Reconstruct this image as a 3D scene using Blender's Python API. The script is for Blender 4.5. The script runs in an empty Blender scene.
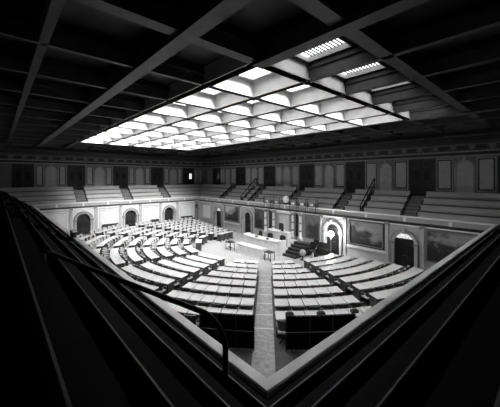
import bpy, bmesh, math, random
from mathutils import Vector, Matrix
random.seed(7)
S = bpy.context.scene
COL = S.collection
R = math.radians
W, D, G = 34.6, 19.95, 4.0            # hall floor and gallery depth, metres
CAM = Vector((37.56, -3.01, 7.0))
RC = (17.48, 17.18)                     # centre of the desk arcs

# ---------------------------------------------------------------- materials
def mat(name, c, rough=0.6, var=0.0, scale=4.0, spec=0.4, metal=0.0, bump=0.0, stretch=None):
    m = bpy.data.materials.new(name); m.use_nodes = True
    nt = m.node_tree; b = nt.nodes['Principled BSDF']
    b.inputs['Base Color'].default_value = (c, c, c, 1)
    b.inputs['Roughness'].default_value = rough
    b.inputs['Metallic'].default_value = metal
    b.inputs['Specular IOR Level'].default_value = spec
    if var or bump:
        tc = nt.nodes.new('ShaderNodeTexCoord'); mp = nt.nodes.new('ShaderNodeMapping')
        if stretch: mp.inputs['Scale'].default_value = stretch
        n = nt.nodes.new('ShaderNodeTexNoise'); n.inputs['Scale'].default_value = scale; n.inputs['Detail'].default_value = 5
        nt.links.new(tc.outputs['Object'], mp.inputs['Vector']); nt.links.new(mp.outputs['Vector'], n.inputs['Vector'])
        if var:
            r = nt.nodes.new('ShaderNodeMapRange')
            r.inputs['From Min'].default_value = .3; r.inputs['From Max'].default_value = .7
            r.inputs['To Min'].default_value = c*(1-var); r.inputs['To Max'].default_value = min(1, c*(1+var))
            nt.links.new(n.outputs['Fac'], r.inputs['Value'])
            cc = nt.nodes.new('ShaderNodeCombineColor')
            for k in range(3): nt.links.new(r.outputs['Result'], cc.inputs[k])
            nt.links.new(cc.outputs['Color'], b.inputs['Base Color'])
        if bump:
            bp = nt.nodes.new('ShaderNodeBump'); bp.inputs['Strength'].default_value = bump
            nt.links.new(n.outputs['Fac'], bp.inputs['Height']); nt.links.new(bp.outputs['Normal'], b.inputs['Normal'])
    return m

def emis(name, s, c=1.0):
    m = bpy.data.materials.new(name); m.use_nodes = True
    b = m.node_tree.nodes['Principled BSDF']
    b.inputs['Base Color'].default_value = (.8, .8, .8, 1)
    b.inputs['Emission Color'].default_value = (c, c, c, 1)
    b.inputs['Emission Strength'].default_value = s
    return m

def skyglass(name, s, through):
    """Obscured skylight glass: bright from the daylight in it, and part of the sunlight passes on."""
    m = bpy.data.materials.new(name); m.use_nodes = True
    nt = m.node_tree; nt.nodes.clear()
    o = nt.nodes.new('ShaderNodeOutputMaterial')
    e = nt.nodes.new('ShaderNodeEmission'); e.inputs['Strength'].default_value = s
    t = nt.nodes.new('ShaderNodeBsdfTransparent'); t.inputs['Color'].default_value = (through,)*3 + (1,)
    a = nt.nodes.new('ShaderNodeAddShader')
    nt.links.new(e.outputs[0], a.inputs[0]); nt.links.new(t.outputs[0], a.inputs[1]); nt.links.new(a.outputs[0], o.inputs['Surface'])
    return m

def landscape(name, dark, light, flip=1, sc=1.0, seed=0.0):
    """A plain generic landscape picture: dark ground and slope, pale distance."""
    m = bpy.data.materials.new(name); m.use_nodes = True
    nt = m.node_tree; N = nt.nodes.new; L = nt.links.new; b = nt.nodes['Principled BSDF']
    b.inputs['Roughness'].default_value = .5
    tc = N('ShaderNodeTexCoord'); sp = N('ShaderNodeSeparateXYZ'); L(tc.outputs['Generated'], sp.inputs[0])
    ad = N('ShaderNodeVectorMath'); ad.operation = 'ADD'; ad.inputs[1].default_value = (seed, seed*.7, 0)
    L(tc.outputs['Generated'], ad.inputs[0])
    n = N('ShaderNodeTexNoise'); n.inputs['Scale'].default_value = 3.2*sc; n.inputs['Detail'].default_value = 6
    L(ad.outputs[0], n.inputs['Vector'])
    def mth(op, a, c):
        k = N('ShaderNodeMath'); k.operation = op
        for i, v in enumerate((a, c)):
            if isinstance(v, (int, float)): k.inputs[i].default_value = v
            else: L(v, k.inputs[i])
        return k.outputs[0]
    v = mth('ADD', mth('MULTIPLY', sp.outputs['Z'], .8), mth('MULTIPLY', sp.outputs['X'], .45*flip))
    v = mth('ADD', v, mth('MULTIPLY', mth('SUBTRACT', n.outputs['Fac'], .5), 1.5))
    rp = N('ShaderNodeValToRGB'); e = rp.color_ramp.elements
    off = 0 if flip > 0 else -.35
    e[0].position = max(0, .42+off); e[0].color = (dark,)*3+(1,); e[1].position = .85+off; e[1].color = (light,)*3+(1,)
    k = e.new(.55+off); k.color = (dark*2.2,)*3+(1,)
    L(v, rp.inputs[0]); L(rp.outputs[0], b.inputs['Base Color'])
    return m

M = dict(
    floor=mat('carpet', .13, .85, .25, 2.5, .2, bump=.1),  # shade between desk rows put into the colour; same carpet as the aisles
    white=mat('white_painted_panelling', .8, .5, .06, 2),
    cream=mat('grey_painted_moulding', .5, .5, .08, 3),
    gilt=mat('gilded_moulding', .30, .4, .2, 8, metal=.3),
    uwall=mat('gallery_wall_paint', .20, .7, .15, 2),
    upanel=mat('gallery_panel_paint', .5, .6, .12, 3),
    utrim=mat('gallery_trim_paint', .38, .5, .12, 3),
    darkdoor=mat('dark_walnut_door', .016, .4, .4, 3, stretch=(1, 1, .2)),
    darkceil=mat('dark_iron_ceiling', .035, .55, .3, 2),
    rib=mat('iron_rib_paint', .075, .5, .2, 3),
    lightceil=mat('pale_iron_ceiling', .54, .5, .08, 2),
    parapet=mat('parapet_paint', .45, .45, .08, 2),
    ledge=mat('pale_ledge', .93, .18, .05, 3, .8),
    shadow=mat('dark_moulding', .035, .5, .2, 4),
    nfloor=mat('near_gallery_carpet', .008, .9, .2, 4, .03),  # gallery carpet again, with near-gallery shade put into its colour
    runner=mat('aisle_carpet', .46, .85, .25, 6, .2, bump=.1),  # the floor carpet without the desk-row shade in its colour
    wallf=mat('grey_plaster_wall', .46, .5, .08, 3),  # left wall's paint again, its weaker light put into a darker tone
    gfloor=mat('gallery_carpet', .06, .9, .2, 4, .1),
    gstep=mat('gallery_step_wood', .42, .6, .15, 4),
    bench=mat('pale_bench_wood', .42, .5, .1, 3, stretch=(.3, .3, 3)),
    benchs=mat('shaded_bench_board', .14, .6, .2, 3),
    dbench=mat('dark_bench_wood', .008, .6, .3, 4, .05),  # bench wood with the shade of the near galleries put into its colour
    bedge=mat('worn_bench_edge', .22, .45, .2, 6),  # paler strip along the top of the near bench backs
    desk=mat('pale_desk_top', .9, .25, .06, 5, .6),
    deskb=mat('dark_desk_wood', .05, .45, .35, 5),
    chair=mat('chair_wood', .25, .4, .3, 6),
    chairs=mat('chair_leather', .5, .5, .3, 6),
    chairb=mat('chair_back_wood', .07, .4, .3, 6),  # rear of the chair backs, shade put into a darker colour
    cbase=mat('chair_iron', .03, .4, .2, 6),
    marble=mat('white_marble', .82, .35, .08, 3),
    black=mat('black_cloth', .006, .95, .3, 6, .05, bump=.3),
    brass=mat('brass', .35, .3, .1, 5, metal=.8),
    iron=mat('black_iron', .015, .45, .3, 6),
    frame=mat('picture_frame', .16, .4, .3, 8),
    dframe=mat('dark_picture_frame', .05, .4, .3, 8),
    dark=mat('dark_wood', .03, .45, .3, 5),
    dglass=mat('dark_door_glass', .03, .12, .4, 1.2, .6),
    paper=mat('paper', .8, .8, .05, 9),
    stone=mat('grey_plaster', .3, .7, .1, 2),
    lamp=emis('lit_lamp_globe', 75),
    lampdim=emis('pale_lamp_globe', .12),
    lit=emis('daylit_fanlight', .8),
    sky=skyglass('skylight_glass', 5.6, .6),
    sky2=skyglass('small_skylight_glass', 2.4, .1),
)
M['pic1'] = landscape('landscape_canvas_a', .02, .30, 1, 1.0, 0.3)
M['pic2'] = landscape('landscape_canvas_b', .02, .55, -1, .9, 2.0)
M['pic3'] = landscape('landscape_canvas_c', .03, .35, 1, 1.4, 5.0)
M['port1'] = landscape('dark_canvas_a', .012, .10, 1, 1.2, 3.1)
M['port2'] = landscape('dark_canvas_b', .04, .16, -1, 1.1, 4.4)

# ---------------------------------------------------------------- mesh builder
class MB:
    def __init__(s): s.v = []; s.f = []; s.mi = []; s.mats = []; s.sm = []
    def _m(s, m):
        if m not in s.mats: s.mats.append(m)
        return s.mats.index(m)
    def face(s, pts, m, smooth=False):
        i = len(s.v); s.v += [tuple(p) for p in pts]; s.f.append(list(range(i, i+len(pts)))); s.mi.append(s._m(m)); s.sm.append(smooth)
    def mesh(s, V, F, m, smooth=False):
        i = len(s.v); s.v += [tuple(p) for p in V]; k = s._m(m)
        for f in F: s.f.append([i+j for j in f]); s.mi.append(k); s.sm.append(smooth)
    def box(s, a, b, m, T=None):
        x0, y0, z0 = a; x1, y1, z1 = b
        V = [(x0,y0,z0),(x1,y0,z0),(x1,y1,z0),(x0,y1,z0),(x0,y0,z1),(x1,y0,z1),(x1,y1,z1),(x0,y1,z1)]
        if T: V = [T(*p) for p in V]
        s.mesh(V, [(0,3,2,1),(4,5,6,7),(0,1,5,4),(1,2,6,5),(2,3,7,6),(3,0,4,7)], m)
    def cbox(s, a, b, m, c=.015, T=None):
        """box with chamfered vertical and top edges"""
        x0, y0, z0 = a; x1, y1, z1 = b
        def ring(i, z): return [(x0+i+c,y0+i,z),(x1-i-c,y0+i,z),(x1-i,y0+i+c,z),(x1-i,y1-i-c,z),(x1-i-c,y1-i,z),(x0+i+c,y1-i,z),(x0+i,y1-i-c,z),(x0+i,y0+i+c,z)]
        V = ring(0, z0)+ring(0, z1-c)+ring(c, z1)
        if T: V = [T(*p) for p in V]
        F = [tuple(range(7,-1,-1)), tuple(range(16,24))]
        for k in (0, 8):
            for j in range(8): F.append((k+j, k+(j+1)%8, k+8+(j+1)%8, k+8+j))
        s.mesh(V, F, m)
    def prism(s, poly, n0, n1, m, T=None):
        """polygon in (u,z), extruded along n;  T(u,z,n) -> xyz"""
        k = len(poly)
        V = [T(u, z, n0) for u, z in poly]+[T(u, z, n1) for u, z in poly]
        F = [tuple(range(k-1,-1,-1)), tuple(range(k, 2*k))]+[(j,(j+1)%k,k+(j+1)%k,k+j) for j in range(k)]
        s.mesh(V, F, m)
    def strip(s, inner, outer, n0, n1, m, T, closed=False):
        """band between two polylines in (u,z), extruded n0..n1"""
        k = len(inner)
        V = []
        for n in (n0, n1):
            V += [T(u,z,n) for u,z in inner]+[T(u,z,n) for u,z in outer]
        F = []
        for j in range(k if closed else k-1):
            a, b = j, (j+1) % k
            F += [(2*k+a,2*k+b,3*k+b,3*k+a),(a,b,2*k+b,2*k+a),(k+b,k+a,3*k+a,3*k+b),(b,a,k+a,k+b)]
        if not closed:
            for j in (0, k-1): F.append((j,k+j,3*k+j,2*k+j))
        s.mesh(V, F, m)
    def tube(s, pts, r, m, n=8, cap=True):
        pts = [Vector(p) for p in pts]; V = []; F = []
        up = None
        for i, p in enumerate(pts):
            d = (pts[min(i+1,len(pts)-1)]-pts[max(i-1,0)]).normalized()
            if up is None:
                up = Vector((0,0,1)) if abs(d.z) < .9 else Vector((1,0,0))
            a = d.cross(up).normalized(); b = a.cross(d).normalized(); up = b
            rr = r[i] if isinstance(r, (list, tuple)) else r
            for k in range(n):
                t = 2*math.pi*k/n; V.append(p+a*math.cos(t)*rr+b*math.sin(t)*rr)
        for i in range(len(pts)-1):
            for k in range(n): F.append((i*n+k,i*n+(k+1)%n,(i+1)*n+(k+1)%n,(i+1)*n+k))
        if cap: F += [tuple(range(n-1,-1,-1)), tuple(range((len(pts)-1)*n, len(pts)*n))]
        s.mesh(V, F, m, True)
    def lathe(s, prof, c, m, n=14, smooth=True):
        V = []; F = []
        for r, z in prof:
            for k in range(n):
                t = 2*math.pi*k/n; V.append((c[0]+r*math.cos(t), c[1]+r*math.sin(t), c[2]+z))
        for i in range(len(prof)-1):
            for k in range(n): F.append((i*n+k,i*n+(k+1)%n,(i+1)*n+(k+1)%n,(i+1)*n+k))
        F += [tuple(range(n-1,-1,-1)), tuple(range((len(prof)-1)*n, len(prof)*n))]
        s.mesh(V, F, m, smooth)
    def data(s, name):
        me = bpy.data.meshes.new(name); me.from_pydata(s.v, [], s.f)
        for m in s.mats: me.materials.append(M[m])
        me.polygons.foreach_set('material_index', s.mi); me.polygons.foreach_set('use_smooth', s.sm); me.update()
        bm = bmesh.new(); bm.from_mesh(me); bmesh.ops.recalc_face_normals(bm, faces=bm.faces); bm.to_mesh(me); bm.free()
        return me
    def build(s, name, parent=None):
        o = bpy.data.objects.new(name, s.data(name)); COL.objects.link(o)
        if parent: o.parent = parent
        return o

def tag(o, label=None, cat=None, group=None, kind=None):
    if label: o['label'] = label
    if cat: o['category'] = cat
    if group: o['group'] = group
    if kind: o['kind'] = kind
    return o
def empty(name, loc=(0,0,0), rz=0.0):
    o = bpy.data.objects.new(name, None); COL.objects.link(o); o.location = loc; o.rotation_euler = (0,0,rz); o.empty_display_size = .2
    return o
def kids(o): return [c for c in bpy.data.objects if c.parent is o]
ORD = ['first','second','third','fourth','fifth','sixth','seventh','eighth','ninth','tenth','eleventh','twelfth','thirteenth','fourteenth','fifteenth','sixteenth']

# wall frames: T(u, z, n) -> world, n points into the hall
TL = lambda u, z, n: (n, u, z)                    # left wall under the gallery
TF = lambda u, z, n: (u, D-n, z)                  # front (rostrum) wall
TLU = lambda u, z, n: (-G+n, u, z)
TFU = lambda u, z, n: (u, D+G-n, z)
TRW = lambda u, z, n: (W-n, u, z)
TBW = lambda u, z, n: (u, n, z)
TRU = lambda u, z, n: (W+G-n, u, z)
TBU = lambda u, z, n: (u, -G+n, z)
def bx(mb, T, u0, u1, z0, z1, n0, n1, m): mb.prism([(u0,z0),(u1,z0),(u1,z1),(u0,z1)], n0, n1, m, T)
def arc(c, zs, a, k=14): return [(c-a*math.cos(math.pi*i/k), zs+a*math.sin(math.pi*i/k)) for i in range(k+1)]
def frame_strip(mb, T, u0, u1, z0, z1, w, n0, n1, m):
    inn = [(u0+w,z0+w),(u1-w,z0+w),(u1-w,z1-w),(u0+w,z1-w)]; out = [(u0,z0),(u1,z0),(u1,z1),(u0,z1)]
    mb.strip(inn, out, n0, n1, m, T, True)

# ---------------------------------------------------------------- floor in low terraces
ROWS = [7.8, 8.95, 10.1, 11.25, 12.5, 13.75, 15.1, 16.45]
STEP = .05
def floor_z(r):
    k = 0
    for i in range(1, len(ROWS)):
        if r > ROWS[i]-.42: k = i
    return STEP*k
def rmax(t):
    c, s_ = math.cos(t), math.sin(t); v = []
    if c > 1e-6: v.append((W+.1-RC[0])/c)
    if c < -1e-6: v.append((-.1-RC[0])/c)
    if s_ > 1e-6: v.append((D+.1-RC[1])/s_)
    if s_ < -1e-6: v.append((-.1-RC[1])/s_)
    return min(v)
mb = MB(); NA = 240
corners = [math.atan2(y-RC[1], x-RC[0]) for x in (-.1, W+.1) for y in (-.1, D+.1)]
TH = sorted([2*math.pi*k/NA-math.pi for k in range(NA)]+corners)
cuts = [r-.42 for r in ROWS[1:]]
for a, b in zip(TH, TH[1:]+[TH[0]+2*math.pi]):
    prof = [(0.0, 0.0)]
    for k, r in enumerate(cuts): prof += [(r, STEP*k), (r, STEP*(k+1))]
    prof.append((99, STEP*len(cuts)))
    ra, rb = rmax(a), rmax(b)
    for (r0, z0), (r1, z1) in zip(prof, prof[1:]):
        P = []
        for t, rm, r, z in ((a,ra,r0,z0),(b,rb,r0,z0),(b,rb,r1,z1),(a,ra,r1,z1)):
            q = min(r, rm); P.append((RC[0]+q*math.cos(t), RC[1]+q*math.sin(t), z))
        if r0 > max(ra, rb): continue
        u = []
        for p in P:
            if not u or (Vector(p)-Vector(u[-1])).length > 1e-5: u.append(p)
        if len(u) > 2 and (Vector(u[0])-Vector(u[-1])).length < 1e-5: u.pop()
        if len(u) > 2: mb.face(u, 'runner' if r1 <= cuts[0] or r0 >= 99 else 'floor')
mb.box((-.3,-.3,-.3),(W+.3,D+.3,-.02),'floor')
tag(mb.build('floor'), kind='structure')

# ---------------------------------------------------------------- lower walls with arched doors
ZB = 3.5                                       # underside of the parapet moulding
LDOORS = [4.6, 9.97, 15.3]
FDOORS = [5.5, 11.6, 23.4, 29.5]
AO, AS = .72, 2.05                             # opening half width, spring height
BAY = 1.12
def wall_with_bays(mb, T, u0, u1, doors, m, z1=3.62):
    e = u0
    for d in doors:
        bx(mb, T, e, d-BAY, 0, z1, -.35, 0, m); e = d+BAY
        bx(mb, T, d-BAY, d+BAY, 3.3, z1, -.35, 0, m)
        k = 14; inn = [(d-AO,0)]+arc(d, AS, AO, k)+[(d+AO,0)]
        out = [(d-BAY,0)]
        for i in range(k+1):
            t = math.pi*i/k
            out.append((d-BAY*1.0*max(-1,min(1,math.cos(t)*1.42)), AS+ (3.3-AS)*min(1, math.sin(t)*1.42)))
        out.append((d+BAY,0))
        mb.strip(inn, out, -.35, 0, m, T)
    bx(mb, T, e, u1, 0, z1, -.35, 0, m)
def panel(mb, T, u0, u1, z0, z1, mf, mp):
    frame_strip(mb, T, u0, u1, z0, z1, .09, 0, .05, mf)
    frame_strip(mb, T, u0+.3, u1-.3, z0+.3, z1-.25, .05, 0, .035, mf)
    bx(mb, T, u0+.35, u1-.35, z0+.35, z1-.3, 0, .02, mp)
dn = [0]
def door(T, c, leaf, fan, leafmat='darkdoor'):
    dn[0] += 1
    d = empty('door_%d' % dn[0], T(c, 0, 0)); tag(d, kind='structure'); base = Vector(T(c,0,0))
    T2 = lambda u, z, n: tuple(Vector(T(u, z, n))-base)
    k = 14
    m_ = MB()
    m_.strip([(c-AO,0)]+arc(c, AS, AO, k)+[(c+AO,0)], [(c-AO-.2,0)]+arc(c, AS, AO+.2, k)+[(c+AO+.2,0)], 0, .11, 'cream', T2)
    m_.strip([(c-AO-.2,0)]+arc(c, AS, AO+.2, k)+[(c+AO+.2,0)], [(c-AO-.28,0)]+arc(c, AS, AO+.28, k)+[(c+AO+.28,0)], 0, .17, 'gilt', T2)
    m_.build('casing', d)
    m_ = MB(); bx(m_, T2, c-.1, c+.1, AS+AO-.02, AS+AO+.36, .0, .2, 'cream'); m_.build('keystone', d)
    m_ = MB()
    for s_ in (-1, 1): bx(m_, T2, c+s_*(AO+.14)-.18, c+s_*(AO+.14)+.18, AS-.12, AS+.05, 0, .2, 'gilt')
    m_.build('impost', d)
    # fanlight and leaves set back in the opening
    m_ = MB(); fa = [q for q in arc(c, AS, AO-.02, 30) if q[1] > AS+.24]; m_.prism(fa, -.30, -.26, fan, T2); m_.build('fanlight', d)
    m_ = MB()
    for a in (45, 90, 135):
        q = (c+AO*.95*math.cos(R(a)), AS+AO*.95*math.sin(R(a)))
        m_.tube([T2(c, AS+.2, -.24), T2(q[0], q[1], -.24)], .018, 'dark', 5)
    bx(m_, T2, c-AO, c+AO, AS+.14, AS+.24, -.3, -.2, 'dark'); m_.build('fanlight_bar', d)
    for s_ in (-1, 1):
        m_ = MB(); u0, u1 = sorted((c, c+s_*AO))
        bx(m_, T2, u0+.01, u1-.01, .01, AS+.14, -.29, -.24, leafmat)
        frame_strip(m_, T2, u0+.08, u1-.08, .12, .85, .05, -.24, -.215, leaf)
        frame_strip(m_, T2, u0+.08, u1-.08, .95, AS+.04, .05, -.24, -.215, leaf)
        lf = m_.build('door_leaf', d)
        h = MB(); h.tube([T2(c+s_*.07, 1.05, -.24), T2(c+s_*.07, 1.05, -.17)], .025, 'brass', 6); h.build('door_knob', lf)
    m_ = MB(); bx(m_, T2, c-AO, c+AO, -.01, .008, -.35, 0, 'dark'); m_.build('threshold', d)
    m_ = MB(); bx(m_, T2, c-BAY, c+BAY, 0, 3.3, -.42, -.36, 'dark'); m_.build('lobby_backing', d)
    return d

# left wall
wl = MB(); wall_with_bays(wl, TL, -.35, D+.35, LDOORS, 'white'); wl = tag(wl.build('wall_left'), kind='structure')
for u0, u1 in ((.4,3.2),(6.0,8.6),(11.35,13.95),(16.7,19.2)):
    m_ = MB(); panel(m_, TL, u0, u1, .75, 3.25, 'cream', 'white'); m_.build('panel', wl)
for d in LDOORS:
    for s_ in (-1, 1):
        u = d+s_*1.25
        m_ = MB(); bx(m_, TL, u-.12, u+.12, .3, 3.3, 0, .09, 'cream'); bx(m_, TL, u-.16, u+.16, 0, .3, 0, .12, 'cream'); bx(m_, TL, u-.16, u+.16, 3.3, 3.5, 0, .13, 'gilt'); m_.build('pilaster', wl)
    door(TL, d, 'dark', 'dglass', 'dglass')
m_ = MB()
e = .0
for d in LDOORS+[D+1.42]:
    bx(m_, TL, e, d-1.42, 0, .28, 0, .07, 'cream'); bx(m_, TL, e, d-1.42, .6, .68, 0, .06, 'cream'); e = d+1.42
tag(m_.build('baseboard_left'), kind='structure')
# front wall (behind the rostrum)
wf = MB(); wall_with_bays(wf, TF, -.35, W+.35, FDOORS, 'wallf'); wf = tag(wf.build('wall_front'), kind='structure')
for u0, u1 in ((1.3, 3.9),):
    m_ = MB(); panel(m_, TF, u0, u1, .75, 3.25, 'cream', 'white'); m_.build('panel', wf)
for d in FDOORS:
    for s_ in (-1, 1):
        u = d+s_*1.25
        m_ = MB(); bx(m_, TF, u-.12, u+.12, .3, 3.3, 0, .09, 'cream'); bx(m_, TF, u-.16, u+.16, 0, .3, 0, .12, 'cream'); bx(m_, TF, u-.16, u+.16, 3.3, 3.5, 0, .13, 'gilt'); m_.build('pilaster', wf)
    door(TF, d, 'dark', 'lit' if d in (5.5, 29.5) else 'dglass', 'darkdoor')
m_ = MB(); e = 0
for d in FDOORS+[W+1.42]:
    bx(m_, TF, e, d-1.42, 0, .28, 0, .07, 'cream'); bx(m_, TF, e, d-1.42, .85, .95, 0, .07, 'cream'); e = d+1.42
tag(m_.build('baseboard_front'), kind='structure')
# corner pier between left and front walls
m_ = MB(); m_.box((0,D-.5,0),(.14,D,3.55),'cream'); m_.box((0,D-.14,0),(.5,D,3.55),'cream')
for a in (.12, .3, .44): m_.box((.14,D-a-.03,.3),(.18,D-a+.03,3.4),'gilt'); m_.box((a-.03,D-.18,.3),(a+.03,D-.14,3.4),'gilt')
tag(m_.build('trim_1'), kind='structure')
for nm, T, u1 in (('wall_right', TRW, D), ('wall_rear', TBW, W)):
    m_ = MB(); bx(m_, T, -.35, u1+.35, 0, 3.62, -.35, 0, 'stone'); tag(m_.build(nm), kind='structure')

# columns beside the central door behind the rostrum
XC = 17.6
def column(x):
    o = empty('column', (x, D-.3, 0)); tag(o, kind='structure')
    m_ = MB(); m_.cbox((-.24,-.24,0),(.24,.24,.9),'cream'); m_.build('pedestal', o)
    m_ = MB(); m_.lathe([(.2,.9),(.19,.98),(.155,1.02),(.155,1.9),(.14,3.1),(.17,3.14)], (0,0,0), 'white'); m_.build('shaft', o)
    m_ = MB(); m_.lathe([(.17,1.55),(.185,1.58),(.185,1.68),(.17,1.71)], (0,0,0), 'gilt'); m_.lathe([(.165,2.35),(.175,2.38),(.175,2.45),(.16,2.48)], (0,0,0), 'gilt'); m_.build('band', o)
    m_ = MB(); m_.lathe([(.16,3.12),(.2,3.2),(.24,3.3),(.24,3.36)], (0,0,0), 'gilt'); m_.cbox((-.25,-.25,3.36),(.25,.25,3.5),'cream'); m_.build('capital', o)
for x in (XC-2.6, XC-1.35, XC+1.35, XC+2.3): column(x)
for x in (XC-2.0, XC+1.8):
    m_ = MB(); bx(m_, TF, x-.3, x+.3, .9, 3.35, 0, .03, 'shadow'); frame_strip(m_, TF, x-.34, x+.34, .86, 3.39, .06, 0, .07, 'cream'); m_.build('panel', wf)
d = empty('door_%d' % (dn[0]+1), (XC, D, 0)); dn[0] += 1; tag(d, kind='structure')
T2 = lambda u, z, n: (u, -n, z)
m_ = MB(); frame_strip(m_, T2, -.85, .85, 0, 3.2, .16, 0, .14, 'cream'); bx(m_, T2, -.98, .98, 3.2, 3.36, 0, .24, 'white'); m_.build('casing', d)
for s_ in (-1, 1):
    m_ = MB(); u0, u1 = sorted((0.005*s_, s_*.68)); bx(m_, T2, u0, u1, .16, 3.03, .02, .06, 'white')
    for z0, z1 in ((.3,1.1),(1.25,2.2),(2.35,2.95)): frame_strip(m_, T2, u0+.1, u1-.1, z0, z1, .05, .06, .085, 'white')
    lf = m_.build('door_leaf', d)
    h = MB(); h.tube([T2(s_*.08,1.17,.06), T2(s_*.08,1.17,.12)], .03, 'brass', 6); h.build('door_knob', lf)

# ---------------------------------------------------------------- paintings
def painting(T, u0, u1, z0, z1, canvas, fr, label, w=.14):
    c = Vector(T((u0+u1)/2, z0, 0)); o = empty('painting', c)
    T2 = lambda u, z, n: tuple(Vector(T(u, z, n))-c)
    m_ = MB(); frame_strip(m_, T2, u0, u1, z0, z1, w, .005, .11, fr); frame_strip(m_, T2, u0+w*.7, u1-w*.7, z0+w*.7, z1-w*.7, w*.4, .1, .13, 'gilt'); m_.build('frame', o)
    m_ = MB(); bx(m_, T2, u0+w, u1-w, z0+w, z1-w, .012, .06, canvas); m_.build('canvas', o)
    tag(o, label, 'painting', 'paintings along the rostrum wall')
painting(TF, 25.0, 28.05, 1.2, 3.36, 'pic1', 'dframe', 'large framed landscape painting between the lit lamp arch and the dark arched door')
painting(TF, 7.05, 10.1, 1.2, 3.36, 'pic2', 'frame', 'framed landscape painting with pale sky, on the wall beyond the rostrum')
painting(TF, 30.95, 33.9, 1.0, 3.36, 'pic3', 'frame', 'framed picture partly hidden by the side ledge, past the dark arched door', .1)
painting(TF, 12.95, 14.5, .98, 3.36, 'port1', 'dframe', 'tall dark picture on the far side of the rostrum columns', .08)
painting(TF, 20.35, 22.1, .98, 3.36, 'port2', 'dframe', 'tall grey picture between the rostrum columns and the lit lamp arch', .1)
# base rail below the big picture
m_ = MB(); bx(m_, TF, 24.85, 28.2, .98, 1.16, 0, .12, 'white'); m_.build('picture_rail', wf)
m_ = MB(); bx(m_, TF, 6.95, 10.2, .98, 1.14, 0, .12, 'white'); m_.build('picture_rail', wf)

# ---------------------------------------------------------------- galleries
def rect(s): return [(-s,-s),(W+s,-s),(W+s,D+s),(-s,D+s)]
SIDES = [('rear',0,1),('right',1,2),('front',2,3),('left',3,0)]
BS = [.75, 1.42, 2.09, 2.76]                  # bench back positions behind the parapet face
BZ = [4.40, 4.88, 5.37, 5.88]                 # bench back tops
FZ = [z-.80 for z in BZ]
def sweep(mb, prof, i, j, m):
    for (s0, z0), (s1, z1) in zip(prof, prof[1:]):
        a, b = rect(s0), rect(s1)
        mb.face([(*a[i],z0),(*a[j],z0),(*b[j],z1),(*b[i],z1)], m)
gp = [(.25, FZ[0])]
for k in range(3): gp += [(BS[k]+.04, FZ[k]), (BS[k]+.04, FZ[k+1])]
gp += [(BS[3]+.04, FZ[3]), (BS[3]+.04, 5.45), (G, 5.45)]
tn = [1]
for nm, i, j in SIDES:
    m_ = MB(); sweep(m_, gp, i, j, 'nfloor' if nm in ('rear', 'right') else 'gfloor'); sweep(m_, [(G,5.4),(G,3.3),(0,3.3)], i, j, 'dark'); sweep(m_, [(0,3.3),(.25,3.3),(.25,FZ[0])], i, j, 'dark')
    tag(m_.build('floor_gallery_'+nm), kind='structure')
    tn[0] += 1
    near = nm in ('rear', 'right')
    p = MB()
    sweep(p, [(.12,3.62),(.12,3.98)], i, j, 'parapet')
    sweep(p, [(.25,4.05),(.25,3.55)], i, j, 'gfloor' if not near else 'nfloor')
    o = tag(p.build('trim_%d' % tn[0]), kind='structure')
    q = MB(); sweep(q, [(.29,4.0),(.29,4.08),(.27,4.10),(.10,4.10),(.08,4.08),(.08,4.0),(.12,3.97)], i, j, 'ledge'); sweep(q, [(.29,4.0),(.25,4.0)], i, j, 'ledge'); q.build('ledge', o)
    q = MB(); sweep(q, [(.12,3.64),(-.03,3.63),(-.03,3.56),(-.02,3.52),(-.01,3.46),(0,3.45)], i, j, 'shadow'); sweep(q, [(0,3.45),(-.04,3.44),(-.04,3.36),(0,3.34)], i, j, 'ledge'); q.build('moulding', o)  # shadow line below the ledge put into the moulding colour
    if nm in ('front', 'left'):
        k = MB()
        if nm == 'front':
            for u in [2.4, 5.5, 8.5, 11.6, 14.6, 17.5, 20.5, 23.4, 26.5, 29.5, 32.4]: k.box((u-.1,D+.09,3.64),(u+.1,D+.13,3.97),'ledge')
        else:
            for u in [2.0, 4.6, 7.3, 9.97, 12.6, 15.3, 17.8]: k.box((-.13,u-.1,3.64),(-.09,u+.1,3.97),'ledge')
        k.build('pilaster_block', o)

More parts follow.
